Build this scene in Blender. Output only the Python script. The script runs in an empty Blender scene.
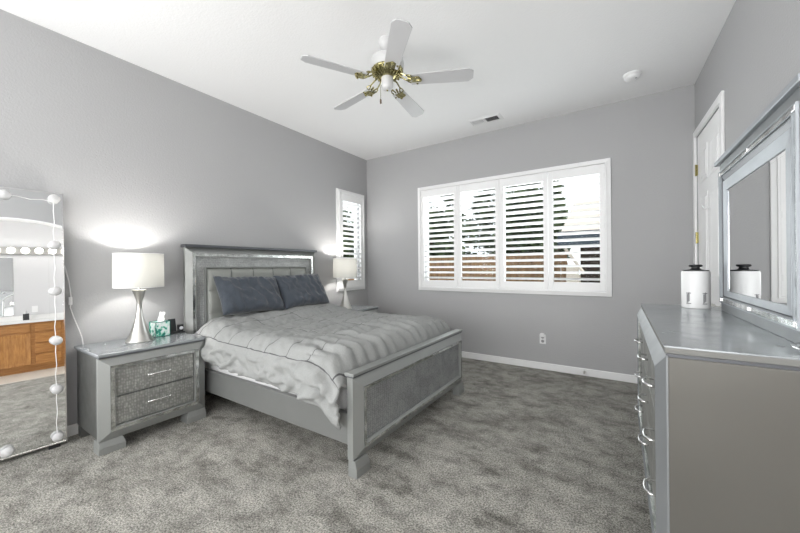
import bpy, bmesh, math, random
from mathutils import Vector, Matrix, noise
SC = bpy.context.scene
COL = SC.collection
R = math.radians
PI = math.pi

# ------------------------------------------------------------------ camera
CAM = Vector((3.5175, -4.3783, 1.2693))
YAW, PITCH, ROLL, FPX = -0.5798, 0.0005, -0.0088, 335.01
cyw, syw = math.cos(YAW), math.sin(YAW)
fwd = Vector((syw*math.cos(PITCH), cyw*math.cos(PITCH), math.sin(PITCH)))
rgt = Vector((cyw, -syw, 0)); upv = rgt.cross(fwd)
r2 = math.cos(ROLL)*rgt + math.sin(ROLL)*upv
u2 = -math.sin(ROLL)*rgt + math.cos(ROLL)*upv
cd = bpy.data.cameras.new('camera'); cam = bpy.data.objects.new('camera', cd); COL.objects.link(cam)
cam.matrix_world = Matrix(((r2.x, u2.x, -fwd.x, CAM.x), (r2.y, u2.y, -fwd.y, CAM.y), (r2.z, u2.z, -fwd.z, CAM.z), (0, 0, 0, 1)))
cd.sensor_width = 36; cd.lens = FPX/800*36; cd.clip_start = .02; cd.clip_end = 200
SC.camera = cam

# ------------------------------------------------------------------ world, sun, daylight, exposure
w = bpy.data.worlds.new('world'); SC.world = w; w.use_nodes = True
wn = w.node_tree.nodes; wl = w.node_tree.links
bg = wn['Background']; bg.inputs[0].default_value = (.93, .97, 1, 1); bg.inputs[1].default_value = 1.05
SC.view_settings.view_transform = 'Standard'; SC.view_settings.look = 'None'
SC.view_settings.exposure = 0.68; SC.view_settings.gamma = 1; SC.view_settings.use_curve_mapping = False

def light(name, kind, loc, energy, color=(1, 1, 1), rot=(0, 0, 0), size=None, sizey=None, radius=None):
    l = bpy.data.lights.new(name, kind); l.energy = energy; l.color = color
    o = bpy.data.objects.new(name, l); COL.objects.link(o); o.location = loc; o.rotation_euler = rot
    if kind == 'AREA':
        l.shape = 'RECTANGLE'; l.size = size; l.size_y = sizey
    if radius is not None: l.shadow_soft_size = radius
    return o
sun = light('sun', 'SUN', (0, 10, 10), 2.0, (1, .95, .88), (R(50), 0, R(75))); sun.data.angle = R(1)
# unseen fill panel added behind the camera to brighten the whole room
light('rear_fill_light', 'AREA', (2.0, -6.85, 1.4), 50, (1, .99, .98), (R(114), 0, R(-10)), 3.0, 2.2)
# fill panel added behind and left of the camera, lifts the right wall
light('left_fill_light', 'AREA', (.06, -5.75, 1.7), 84, (1, 1, 1), (0, R(-108), R(14)), 1.5, 1.6)
# fill panel added right of and behind the camera for left wall and footboard
light('right_fill_light', 'AREA', (4.25, -6.05, 1.3), 54, (1, .99, .98), (R(90), 0, R(90)), 1.7, 2.3).rotation_euler = (0, R(108), R(-22))
# daylight falling on the shutters from outside
light('window_daylight', 'AREA', (2.2, .75, 2.1), 80, (.97, .99, 1), (R(-80), 0, 0), 2.8, 2.0)
light('side_window_daylight', 'AREA', (-.8, -.42, 2.0), 20, (.97, .99, 1), (0, R(-80), 0), 1.6, .9)
# point fills without a fixture, added to brighten the bathroom
light('bathroom_fill_light', 'POINT', (4.9, -5.0, 2.6), 17, (1, .98, .95), radius=.12)
light('bathroom_fill_light', 'POINT', (4.9, -2.4, 2.6), 17, (1, .98, .95), radius=.12)

# ------------------------------------------------------------------ materials
def mat(name, col, rough=.6, metal=0., spec=.5, **k):
    m = bpy.data.materials.new(name); m.use_nodes = True
    b = m.node_tree.nodes['Principled BSDF']
    b.inputs['Base Color'].default_value = (*col, 1); b.inputs['Roughness'].default_value = rough
    b.inputs['Metallic'].default_value = metal; b.inputs['Specular IOR Level'].default_value = spec
    if 'coat' in k: b.inputs['Coat Weight'].default_value = k['coat']
    if 'emit' in k:
        b.inputs['Emission Color'].default_value = (*k['emit'][0], 1); b.inputs['Emission Strength'].default_value = k['emit'][1]
    return m
def nodes(m): return m.node_tree.nodes, m.node_tree.links, m.node_tree.nodes['Principled BSDF']
def coord(m, kind='Object', scale=(1, 1, 1), rot=(0, 0, 0)):
    n, l, b = nodes(m); t = n.new('ShaderNodeTexCoord'); mp = n.new('ShaderNodeMapping')
    mp.inputs['Scale'].default_value = scale; mp.inputs['Rotation'].default_value = rot
    l.new(t.outputs[kind], mp.inputs['Vector']); return mp.outputs[0]
def noise_n(m, vec, scale, detail=4, rough=.6):
    n, l, b = nodes(m); t = n.new('ShaderNodeTexNoise'); t.inputs['Scale'].default_value = scale
    t.inputs['Detail'].default_value = detail; t.inputs['Roughness'].default_value = rough
    l.new(vec, t.inputs['Vector']); return t.outputs['Fac']
def ramp(m, fac, stops):
    n, l, b = nodes(m); r = n.new('ShaderNodeValToRGB'); e = r.color_ramp.elements
    while len(e) < len(stops): e.new(.5)
    for i, (p, c) in enumerate(stops):
        e[i].position = p; e[i].color = (*c, 1) if len(c) == 3 else c
    l.new(fac, r.inputs[0]); return r.outputs[0]
def mth(m, op, a, b_=None):
    n, l, b = nodes(m); x = n.new('ShaderNodeMath'); x.operation = op
    for i, v in enumerate((a, b_)):
        if v is None: continue
        if isinstance(v, (int, float)): x.inputs[i].default_value = v
        else: l.new(v, x.inputs[i])
    return x.outputs[0]
def mixc(m, fac, a, c, mode='MIX'):
    n, l, b = nodes(m); x = n.new('ShaderNodeMix'); x.data_type = 'RGBA'; x.blend_type = mode
    for i, v in ((0, fac), (6, a), (7, c)):
        if isinstance(v, (int, float)): x.inputs[i].default_value = v
        elif isinstance(v, tuple): x.inputs[i].default_value = (*v, 1)
        else: l.new(v, x.inputs[i])
    return x.outputs[2]
def bump(m, h, strength=.3, dist=.01, prev=None):
    n, l, b = nodes(m); x = n.new('ShaderNodeBump'); x.inputs['Strength'].default_value = strength
    x.inputs['Distance'].default_value = dist; l.new(h, x.inputs['Height'])
    if prev is not None: l.new(prev, x.inputs['Normal'])
    l.new(x.outputs[0], b.inputs['Normal']); return x.outputs[0]
def setcol(m, c): n, l, b = nodes(m); l.new(c, b.inputs['Base Color'])

M = {}
def wallmat(name, col):
    m = mat(name, col, .75, spec=.35); v = coord(m)
    a = noise_n(m, v, 70, 3); bump(m, a, .35, .006); return m
M['wall'] = wallmat('wall_paint', (.425, .425, .43))
M['bath_wall'] = wallmat('bathroom_wall_paint', (.62, .62, .63))
M['ceil'] = wallmat('ceiling_paint', (.86, .86, .86))
M['trim'] = mat('white_trim_paint', (.88, .88, .88), .35)
M['door'] = mat('white_door_paint', (.92, .92, .92), .4)
M['shutter'] = mat('shutter_white', (.88, .88, .88), .4)

m = M['carpet'] = mat('carpet', (.3, .29, .27), .95, spec=.1); v = coord(m)
v2 = coord(m, scale=(1.0, 2.1, 1), rot=(0, 0, R(28)))
big = noise_n(m, v2, 2.6, 6, .72); mid = noise_n(m, v, 9, 4, .7); fine = noise_n(m, v, 110, 2, .6); vf = noise_n(m, v, 330, 2, .7)
c1 = ramp(m, big, [(.36, (.245, .237, .213)), (.46, (.355, .344, .312)), (.60, (.45, .437, .40))])
c2 = ramp(m, mid, [(.38, (.66, .66, .66)), (.50, (1, 1, 1)), (.62, (1.14, 1.14, 1.14))])
c3 = ramp(m, fine, [(.36, (.5, .5, .5)), (.5, (1, 1, 1)), (.64, (1.45, 1.45, 1.45))])
c4 = ramp(m, vf, [(.4, (.6, .6, .6)), (.6, (1.35, 1.35, 1.35))])
setcol(m, mixc(m, 1.0, mixc(m, 1.0, mixc(m, .8, c1, c2, 'MULTIPLY'), c3, 'MULTIPLY'), c4, 'MULTIPLY'))
p_ = bump(m, big, .5, .05); p_ = bump(m, fine, .7, .015, p_); bump(m, vf, .7, .008, p_)

def silver(name, col, rough=.38, metal=.55):
    m = mat(name, col, rough, metal); v = coord(m); a = noise_n(m, v, 6, 3)
    n, l, b = nodes(m)
    l.new(ramp(m, a, [(.3, (rough-.05,)*3), (.7, (rough+.07,)*3)]), b.inputs['Roughness'])
    return m
M['silver'] = silver('silver_lacquer', (.305, .315, .305), .38, .4)
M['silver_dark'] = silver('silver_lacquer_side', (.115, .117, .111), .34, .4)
M['edge'] = mat('dark_edge_lacquer', (.10, .105, .115), .35, .4)
M['silver_mid'] = silver('silver_lacquer_mid', (.25, .262, .27), .42, .4)
M['silver_light'] = silver('silver_lacquer_light', (.36, .385, .41), .40, .35)
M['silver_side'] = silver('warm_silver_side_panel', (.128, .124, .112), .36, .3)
M['edge_matt'] = mat('matt_lacquer_edge', (.20, .20, .19), .7, 0, .2)
M['top'] = silver('silver_top', (.37, .395, .41), .2, .45)
M['rail'] = silver('silver_rail', (.20, .205, .20), .4, .3)
def croc(name, col, metal=.5, sc=46, sy=62, lo=.68):
    m = mat(name, col, .42, metal)
    v = coord(m, scale=(1, sy, sc)); n, l, b = nodes(m)
    t = n.new('ShaderNodeTexVoronoi'); t.inputs['Scale'].default_value = 1.0; t.inputs['Randomness'].default_value = .45
    l.new(v, t.inputs['Vector'])
    h = ramp(m, t.outputs['Distance'], [(.15, (1, 1, 1)), (.6, (0, 0, 0))])
    bg_ = noise_n(m, coord(m), 7, 3)
    cc = ramp(m, t.outputs['Distance'], [(.2, (1.1,)*3), (.62, (lo,)*3)])
    c5 = ramp(m, bg_, [(.4, (.85,)*3), (.6, (1.1,)*3)])
    setcol(m, mixc(m, 1.0, mixc(m, 1.0, col, cc, 'MULTIPLY'), c5, 'MULTIPLY'))
    bump(m, h, .5, .005); return m
M['croc'] = croc('embossed_scale_panel', (.38, .385, .365))
M['croc_bed'] = croc('embossed_bed_panel', (.30, .308, .308), .3, 80, 45, .78)
M['croc_head'] = croc('embossed_headboard_panel', (.42, .43, .425), .3, 45, 70, .82)
m = M['strip'] = mat('mirrored_strip', (.66, .68, .66), .16, .95); v = coord(m)
setcol(m, ramp(m, noise_n(m, v, 14, 3), [(.4, (.42, .43, .42)), (.5, (.60, .62, .60)), (.6, (.78, .80, .79))]))
M['mirror'] = mat('mirror_glass', (.88, .89, .89), .0, 1.0)
M['chrome'] = mat('chrome', (.82, .82, .82), .12, 1.0)
M['nickel'] = mat('brushed_nickel', (.62, .61, .58), .28, 1.0)
M['brass'] = mat('antique_brass', (.36, .325, .16), .22, 1.0)
M['fan_white'] = mat('fan_white', (.60, .60, .60), .35)
M['blade'] = mat('fan_blade_white', (.55, .55, .56), .4)
M['black'] = mat('black_plastic', (.015, .016, .018), .35)
M['white_plastic'] = mat('white_plastic', (.82, .82, .82), .3)
M['bulb_off'] = mat('frosted_bulb', (.55, .55, .55), .3)
M['grey_led'] = mat('dark_bulb_ring', (.3, .3, .3), .4)

def fabric(name, col, sc=260, b1=.3):
    m = mat(name, col, .85, spec=.2); v = coord(m)
    a = noise_n(m, v, sc, 2); c_ = noise_n(m, v, 14, 4)
    setcol(m, mixc(m, 1.0, col, ramp(m, a, [(.3, (.9,)*3), (.7, (1.1,)*3)]), 'MULTIPLY'))
    p = bump(m, c_, .4, .025); bump(m, a, b1, .002, p); return m
M['tuft'] = mat('grey_leatherette', (.27, .28, .26), .38)
M['mattress'] = fabric('white_sheet', (.74, .74, .74))
M['pillow'] = fabric('slate_blue_satin', (.055, .066, .083), 300, .2)
nodes(M['pillow'])[2].inputs['Roughness'].default_value = .5
nodes(M['pillow'])[2].inputs['Sheen Weight'].default_value = .35
M['pillow_light'] = fabric('pale_grey_cotton', (.42, .43, .44))
# comforter with dark stitched channels running on its UVs
m = M['comf'] = fabric('comforter_grey', (.305, .312, .306), 300, .25)
n, l, b = nodes(m)
tc = n.new('ShaderNodeTexCoord'); sp = n.new('ShaderNodeSeparateXYZ'); l.new(tc.outputs['UV'], sp.inputs[0])
def line_mask(out, wdt):
    f = mth(m, 'FRACT', out); a = mth(m, 'SUBTRACT', f, .5); a = mth(m, 'ABSOLUTE', a); a = mth(m, 'SUBTRACT', .5, a)
    return mth(m, 'LESS_THAN', a, wdt)
at = n.new('ShaderNodeAttribute'); at.attribute_name = 'seam'
mk = mth(m, 'MAXIMUM', mth(m, 'MULTIPLY', line_mask(sp.outputs[0], .017), mth(m, 'GREATER_THAN', at.outputs['Fac'], .5)), mth(m, 'MULTIPLY', line_mask(sp.outputs[1], .009), mth(m, 'GREATER_THAN', at.outputs['Fac'], -.5)))
old = b.inputs['Base Color'].links[0].from_socket
setcol(m, mixc(m, mk, old, (.09, .09, .095)))

m = M['shade'] = bpy.data.materials.new('lamp_shade_linen'); m.use_nodes = True
n = m.node_tree.nodes; l = m.node_tree.links; n.clear()
o = n.new('ShaderNodeOutputMaterial'); d = n.new('ShaderNodeBsdfDiffuse'); t = n.new('ShaderNodeBsdfTranslucent'); mx = n.new('ShaderNodeMixShader')
d.inputs[0].default_value = (.58, .58, .555, 1); t.inputs[0].default_value = (.8, .78, .7, 1); mx.inputs[0].default_value = .035
l.new(d.outputs[0], mx.inputs[1]); l.new(t.outputs[0], mx.inputs[2]); l.new(mx.outputs[0], o.inputs[0])

m = M['glass'] = bpy.data.materials.new('window_glass'); m.use_nodes = True
n = m.node_tree.nodes; l = m.node_tree.links; n.clear()
o = n.new('ShaderNodeOutputMaterial'); tr = n.new('ShaderNodeBsdfTransparent'); gl = n.new('ShaderNodeBsdfGlossy'); gl.inputs['Roughness'].default_value = .02
lw = n.new('ShaderNodeLayerWeight'); lw.inputs[0].default_value = .08; mx = n.new('ShaderNodeMixShader')
tr.inputs[0].default_value = (.95, .97, .97, 1)
l.new(lw.outputs['Fresnel'], mx.inputs[0]); l.new(tr.outputs[0], mx.inputs[1]); l.new(gl.outputs[0], mx.inputs[2]); l.new(mx.outputs[0], o.inputs[0])

def wood(name, c0, c1, sc=(3, 3, 30), rough=.45):
    m = mat(name, c0, rough); v = coord(m, scale=sc)
    a = noise_n(m, v, 2.5, 5, .65); setcol(m, ramp(m, a, [(.3, c0), (.7, c1)])); bump(m, a, .1, .003); return m
M['oak'] = wood('honey_oak', (.30, .12, .028), (.55, .27, .075), (18, 18, 2.2))
M['oak_h'] = wood('honey_oak_rails', (.30, .12, .028), (.50, .24, .065), (18, 2.2, 18))
M['fence'] = wood('fence_cedar', (.13, .075, .04), (.36, .22, .12), (9, 9, 1.5), .8)
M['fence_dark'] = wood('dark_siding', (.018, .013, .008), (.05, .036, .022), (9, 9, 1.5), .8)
M['stucco'] = wallmat('stucco', (.62, .55, .48))
M['roof'] = mat('roof_shingle', (.50, .45, .40), .9)
M['fascia'] = mat('dark_fascia', (.03, .045, .06), .6)
M['vinyl'] = mat('pale_vinyl', (.62, .58, .52), .4)
M['counter'] = mat('white_counter', (.80, .80, .79), .25)
M['bulb_on'] = mat('lit_bulb', (1, 1, 1), .3, emit=((1, .97, .9), 4.0))
M['lawn'] = mat('yard_ground', (.22, .19, .14), .95)
M['bark'] = mat('bark', (.10, .07, .05), .9)
m = M['leaf'] = mat('leaves', (.05, .09, .045), .7)
setcol(m, ramp(m, noise_n(m, coord(m), 3.0, 4), [(.35, (.015, .035, .022)), (.65, (.10, .14, .06))]))
m = M['tissue'] = mat('printed_card', (.75, .82, .8), .5); v = coord(m)
setcol(m, ramp(m, noise_n(m, v, 32, 3, .5), [(.42, (.86, .92, .9)), (.52, (.55, .8, .72)), (.58, (.02, .42, .28)), (.66, (.015, .2, .15))]))
M['teal'] = mat('teal_edge', (.01, .16, .13), .4)
M['paper'] = mat('tissue_paper', (.9, .9, .9), .8)
M['clockface'] = mat('grey_clock_face', (.7, .72, .74), .3)

# ------------------------------------------------------------------ mesh helpers
class MB:
    def __init__(s): s.v = []; s.f = []; s.uv = None
    def quad_box(s, P8):
        i = len(s.v); s.v += P8
        for q in ((0, 3, 2, 1), (4, 5, 6, 7), (0, 1, 5, 4), (1, 2, 6, 5), (2, 3, 7, 6), (3, 0, 4, 7)): s.f.append(tuple(i+k for k in q))
    def box(s, x0, x1, y0, y1, z0, z1):
        s.quad_box([(x0, y0, z0), (x1, y0, z0), (x1, y1, z0), (x0, y1, z0), (x0, y0, z1), (x1, y0, z1), (x1, y1, z1), (x0, y1, z1)]); return s
    def rot_box(s, c, size, Rm):
        P = []
        for a in ((-1, -1, -1), (1, -1, -1), (1, 1, -1), (-1, 1, -1), (-1, -1, 1), (1, -1, 1), (1, 1, 1), (-1, 1, 1)):
            P.append(tuple(Vector(c) + Rm @ Vector([a[k]*size[k]/2 for k in range(3)])))
        s.quad_box(P); return s
    def ring(s, mp, ro, ri, wo, wi, wb):
        """mitred picture-frame ring. ro, ri = (u0,u1,v0,v1); front depth wo at the outer rim, wi at the inner one, back wb"""
        i = len(s.v); cs = lambda r: [(r[0], r[2]), (r[1], r[2]), (r[1], r[3]), (r[0], r[3])]
        for r, w_ in ((ro, wo), (ri, wi), (ri, wb), (ro, wb)):
            s.v += [mp(u, v, w_) for u, v in cs(r)]
        for k in range(4):
            for c in range(4):
                a, b_ = 4*c, 4*((c+1) % 4); s.f.append((i+a+k, i+a+(k+1) % 4, i+b_+(k+1) % 4, i+b_+k))
        return s
    def pbox(s, mp, u0, u1, v0, v1, w0, w1):
        s.quad_box([mp(u0, v0, w0), mp(u1, v0, w0), mp(u1, v1, w0), mp(u0, v1, w0), mp(u0, v0, w1), mp(u1, v0, w1), mp(u1, v1, w1), mp(u0, v1, w1)]); return s
    def prism(s, mp, poly, w0, w1):
        i = len(s.v); n_ = len(poly)
        s.v += [mp(u, v, w0) for u, v in poly] + [mp(u, v, w1) for u, v in poly]
        s.f.append(tuple(i+k for k in range(n_))[::-1]); s.f.append(tuple(i+n_+k for k in range(n_)))
        for k in range(n_): s.f.append((i+k, i+(k+1) % n_, i+n_+(k+1) % n_, i+n_+k))
        return s
    def lathe(s, prof, c=(0, 0, 0), n_=32, ax='z', closed=True):
        i = len(s.v)
        for r, z in prof:
            for k in range(n_):
                a = 2*PI*k/n_; p = (r*math.cos(a), r*math.sin(a), z)
                if ax == 'x': p = (p[2], p[0], p[1])
                if ax == 'y': p = (p[0], p[2], p[1])
                s.v.append((c[0]+p[0], c[1]+p[1], c[2]+p[2]))
        for j in range(len(prof)-1):
            for k in range(n_):
                s.f.append((i+j*n_+k, i+j*n_+(k+1) % n_, i+(j+1)*n_+(k+1) % n_, i+(j+1)*n_+k))
        if closed:
            s.f.append(tuple(i+k for k in range(n_))[::-1]); j = (len(prof)-1)*n_; s.f.append(tuple(i+j+k for k in range(n_)))
        return s
    def tube(s, pts, r, n_=10, taper=None):
        pts = [Vector(p) for p in pts]; i = len(s.v); N = len(pts); up = None
        for j, p in enumerate(pts):
            t = (pts[min(j+1, N-1)] - pts[max(j-1, 0)]).normalized()
            if up is None: up = t.orthogonal().normalized()
            up = (up - t*up.dot(t)).normalized(); sd = t.cross(up); rr = r if taper is None else taper[j]
            for k in range(n_):
                a = 2*PI*k/n_; s.v.append(tuple(p + up*math.cos(a)*rr + sd*math.sin(a)*rr))
        for j in range(N-1):
            for k in range(n_): s.f.append((i+j*n_+k, i+j*n_+(k+1) % n_, i+(j+1)*n_+(k+1) % n_, i+(j+1)*n_+k))
        s.f.append(tuple(i+k for k in range(n_))[::-1]); j = (N-1)*n_; s.f.append(tuple(i+j+k for k in range(n_)))
        return s
    def sphere(s, c, rx, ry=None, rz=None, n_=20, m_=12):
        ry = ry or rx; rz = rz or rx; i = len(s.v)
        s.v.append((c[0], c[1], c[2]-rz))
        for j in range(1, m_):
            a = -PI/2+PI*j/m_
            for k in range(n_): b_ = 2*PI*k/n_; s.v.append((c[0]+rx*math.cos(a)*math.cos(b_), c[1]+ry*math.cos(a)*math.sin(b_), c[2]+rz*math.sin(a)))
        s.v.append((c[0], c[1], c[2]+rz)); e = len(s.v)-1
        for k in range(n_):
            s.f.append((i, i+1+(k+1) % n_, i+1+k)); s.f.append((e, i+1+(m_-2)*n_+k, i+1+(m_-2)*n_+(k+1) % n_))
            for j in range(m_-2): s.f.append((i+1+j*n_+k, i+1+j*n_+(k+1) % n_, i+1+(j+1)*n_+(k+1) % n_, i+1+(j+1)*n_+k))
        return s
    def build(s, name, m_, parent=None, smooth=False, bevel=0, solid=0, sub=0, fixn=True):
        me = bpy.data.meshes.new(name); me.from_pydata([tuple(p) for p in s.v], [], s.f)
        if s.uv:
            ul = me.uv_layers.new(name='UVMap')
            for lp in me.loops: ul.data[lp.index].uv = s.uv[lp.vertex_index]
        if fixn:
            b_ = bmesh.new(); b_.from_mesh(me); bmesh.ops.recalc_face_normals(b_, faces=b_.faces); b_.to_mesh(me); b_.free()
        me.materials.append(m_)
        if smooth:
            for p in me.polygons: p.use_smooth = True
        o = bpy.data.objects.new(name, me); COL.objects.link(o)
        if parent: o.parent = parent
        if solid:
            md = o.modifiers.new('s', 'SOLIDIFY'); md.thickness = solid; md.offset = 0
        if sub:
            md = o.modifiers.new('u', 'SUBSURF'); md.levels = sub; md.render_levels = sub
        if bevel:
            md = o.modifiers.new('b', 'BEVEL'); md.width = bevel; md.segments = 2; md.limit_method = 'ANGLE'; md.angle_limit = R(35)
            md.harden_normals = False
        return o
def autosmooth(o, ang=35):
    me = o.data
    for p in me.polygons: p.use_smooth = True
    b_ = bmesh.new(); b_.from_mesh(me)
    for e in b_.edges:
        if len(e.link_faces) == 2 and e.calc_face_angle(0) > R(ang): e.smooth = False
    b_.to_mesh(me); b_.free(); return o
def thing(name, label, cat, loc=(0, 0, 0), rot=(0, 0, 0), group=None):
    o = bpy.data.objects.new(name, None); COL.objects.link(o); o.location = loc; o.rotation_euler = rot
    o.empty_display_size = .1; o['label'] = label; o['category'] = cat
    if group: o['group'] = group
    return o
def tag(o, label, cat, group=None):
    o['label'] = label; o['category'] = cat
    if group: o['group'] = group
    return o
def struct(o): o['kind'] = 'structure'; return o
def sempty(name, loc=(0, 0, 0), rot=(0, 0, 0)):
    o = bpy.data.objects.new(name, None); COL.objects.link(o); o.location = loc; o.rotation_euler = rot; return struct(o)
def copy_tree(o, parent=None):
    c = o.copy(); COL.objects.link(c)
    if parent: c.parent = parent
    for ch in list(o.children): copy_tree(ch, c)
    return c
XYZ = lambda u, v, w_: (u, v, w_)
FX = lambda u, v, w_: (w_, u, v)            # panel facing +x : u=y, v=z, w=x

# ------------------------------------------------------------------ room shell
H = 3.05; YB = -7.0; T = .14
ANG = .0299
def rwx(y): return 4.154 - y*math.tan(ANG)
MB().box(-T, 7.0, YB-T, .0+T, -.12, 0).build('floor', M['carpet'])
struct(bpy.data.objects['floor'])
struct(MB().box(-T, 7.0, YB-T, T, H, H+.12).build('ceiling', M['ceil']))
# wall with the wide window
WX0, WX1, WZ0, WZ1 = 1.045, 3.393, .97, 2.395
b = MB(); b.box(-T, WX0, 0, T, 0, H); b.box(WX1, 4.4, 0, T, 0, H); b.box(WX0, WX1, 0, T, 0, WZ0); b.box(WX0, WX1, 0, T, WZ1, H)
struct(b.build('wall_back', M['wall']))
# left wall with the narrow window
SY0, SY1, SZ0, SZ1 = -.682, -.143, .96, 2.39
b = MB(); b.box(-T, 0, YB, SY0, 0, H); b.box(-T, 0, SY1, 0, 0, H); b.box(-T, 0, SY0, SY1, 0, SZ0); b.box(-T, 0, SY0, SY1, SZ1, H)
struct(b.build('wall_left', M['wall']))
# right wall, slightly splayed, with door and the arched bathroom opening
wr = sempty('wall_right', (4.154, 0, 0), (0, 0, ANG))   # local -y runs towards the camera
DY0, DY1, DZ = -.06, -.90, 2.50
AY0, AY1, AZ = -3.10, -4.90, 2.12
mpR = lambda u, v, w_: (w_, u, v)
b = MB(); b.box(0, T, DY0, .12, 0, H); b.box(0, T, DY1, DY0, DZ, H); b.box(0, T, AY0, DY1, 0, H); b.box(0, T, YB, AY1, 0, H)
arc = []
for k in range(25):
    a = PI*k/24; arc.append(((AY0+AY1)/2 - math.cos(a)*(AY0-AY1)/2*-1, AZ + .36*math.sin(a)))
poly = arc + [(AY1, H), (AY0, H)] if arc[0][0] > arc[-1][0] else arc + [(AY0, H), (AY1, H)]
# strips above the arch
for k in range(24):
    (ya, za), (yb, zb) = arc[k], arc[k+1]
    b.quad_box([(0, ya, za), (T, ya, za), (T, yb, zb), (0, yb, zb), (0, ya, H), (T, ya, H), (T, yb, H), (0, yb, H)])
wro = b.build('wall_panel', M['wall'], wr)
b = MB()
for k in range(24):
    (ya, za), (yb, zb) = arc[k], arc[k+1]
    b.quad_box([(-.008, ya, za-.02), (T+.01, ya, za-.02), (T+.01, yb, zb-.02), (-.008, yb, zb-.02), (-.008, ya, za), (T+.01, ya, za), (T+.01, yb, zb), (-.008, yb, zb)])
b.box(-.008, T+.01, AY0-.02, AY0, 0, AZ); b.box(-.008, T+.01, AY1, AY1+.02, 0, AZ)
b.build('arch_lining', M['trim'], wr)
# wall behind the camera with a wide opening invented for the rear fill panel
b = MB(); b.box(0, .15, YB-T, YB, 0, H); b.box(4.05, 7.0, YB-T, YB, 0, H); b.box(.15, 4.05, YB-T, YB, 2.65, H); b.box(.15, 4.05, YB-T, YB, 0, .2)
struct(b.build('wall_rear', M['wall']))
# bathroom shell
b = MB(); b.box(6.25, 6.39, -5.6, -1.6, 0, H); struct(b.build('wall_bathroom_far', M['bath_wall']))
b = MB(); b.box(4.46, 6.25, -1.74, -1.6, 0, H); struct(b.build('wall_bathroom_side', M['bath_wall']))
b = MB(); b.box(4.60, 6.39, -5.74, -5.6, 0, H); struct(b.build('wall_bathroom_near', M['bath_wall']))
b = MB(); b.box(4.40, 6.25, -5.6, -1.74, .0, .006); struct(b.build('floor_bathroom', M['vinyl']))

# baseboards
def base(name, x0, x1, y0, y1, h=.084):
    o = MB().box(x0, x1, y0, y1, 0, h).build(name, M['trim'], bevel=.006); return struct(o)
base('baseboard_back', .0, 4.14, -.016, 0)
base('baseboard_left', 0, .016, -6.98, -.016)
bb = MB().box(-.016, 0, -3.10, -.96, 0, .084).build('baseboard_right', M['trim'], bevel=.006); bb.location = (4.154, 0, 0); bb.rotation_euler = (0, 0, ANG); struct(bb)
ds = MB().lathe([(.012, 0), (.012, .03), (.008, .035), (.008, .055), (.011, .056), (.011, .068), (.0, .07)], n_=14, ax='y').build('door_stop', M['nickel'], smooth=True)
ds.scale = (1, -1, 1); ds.location = (3.175, -.016, .05); ds.parent = bpy.data.objects['baseboard_back']

# ------------------------------------------------------------------ windows, shutters
FB = lambda u, v, w_: (u, -w_, v)            # facing -y : u=x, v=z, w=out into room
w1 = sempty('window_1')
b = MB(); b.ring(FB, (.992, 3.446, .916, 2.449), (1.047, 3.391, .971, 2.394), .022, .034, -.0)
b.build('window_casing', M['trim'], w1, bevel=.004)
b = MB(); b.ring(FB, (1.03, 3.408, .955, 2.41), (1.047, 3.391, .971, 2.394), .044, .044, .02); b.build('casing_bead', M['trim'], w1, bevel=.003)
b = MB(); b.ring(FB, (WX0, WX1, WZ0, WZ1), (WX0+.05, WX1-.05, WZ0+.05, WZ1-.05), -.09, -.09, -.13)
b.pbox(FB, 2.19, 2.25, WZ0+.05, WZ1-.05, -.13, -.09); b.build('sash_frame', M['trim'], w1)
MB().pbox(FB, WX0+.05, WX1-.05, WZ0+.05, WZ1-.05, -.112, -.108).build('glass_pane', M['glass'], w1)
w2 = sempty('window_2')
b = MB(); b.ring(FX, (-.735, -.091, .907, 2.444), (-.682, -.143, .96, 2.39), .022, .034, 0); b.build('window_casing', M['trim'], w2, bevel=.004)
b = MB(); b.ring(FX, (-.70, -.126, .943, 2.407), (-.682, -.143, .96, 2.39), .044, .044, .02); b.build('casing_bead', M['trim'], w2, bevel=.003)
b = MB(); b.ring(FX, (SY0, SY1, SZ0, SZ1), (SY0+.04, SY1-.04, SZ0+.05, SZ1-.05), -.09, -.09, -.13); b.build('sash_frame', M['trim'], w2)
MB().pbox(FX, SY0+.04, SY1-.04, SZ0+.05, SZ1-.05, -.112, -.108).build('glass_pane', M['glass'], w2)

TILT = R(19.5)
def shutter(wd, ht, stile, rt, rb, nl, label, loc, rotz, group=None):
    """local: x along width, z up, -y into the room; origin bottom-left"""
    t = thing('window_shutter', label, 'shutter', loc, (0, 0, rotz), group)
    b = MB(); d0, d1 = -.024, .006
    b.box(0, stile, d0, d1, 0, ht); b.box(wd-stile, wd, d0, d1, 0, ht); b.box(stile, wd-stile, d0, d1, 0, rb); b.box(stile, wd-stile, d0, d1, ht-rt, ht)
    b.build('shutter_frame', M['shutter'], t, bevel=.003)
    b = MB(); Rm = Matrix.Rotation(-TILT, 3, 'X'); h0, h1 = rb, ht-rt; sp_ = (h1-h0)/nl
    for k in range(nl):
        c = Vector((0, .004, h0+sp_*(k+.5))); pr = []
        for q in range(10):
            a = 2*PI*q/10; p = Rm @ Vector((0, .043*math.cos(a), .0055*math.sin(a))); pr.append(c+p)
        i = len(b.v); b.v += [(stile+.002, p.y, p.z) for p in pr] + [(wd-stile-.002, p.y, p.z) for p in pr]
        b.f.append(tuple(range(i, i+10))); b.f.append(tuple(range(i+10, i+20)))
        for q in range(10): b.f.append((i+q, i+(q+1) % 10, i+10+(q+1) % 10, i+10+q))
    b.build('louvers', M['shutter'], t, smooth=False)
    return t
sh_lab = ['white louvered shutter panel at the left end of the wide window',
          'white louvered shutter panel second from left in the wide window',
          'white louvered shutter panel third from left in the wide window',
          'white louvered shutter panel at the right end of the wide window, house eave behind']
pw = (3.391-1.047)/4
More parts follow.
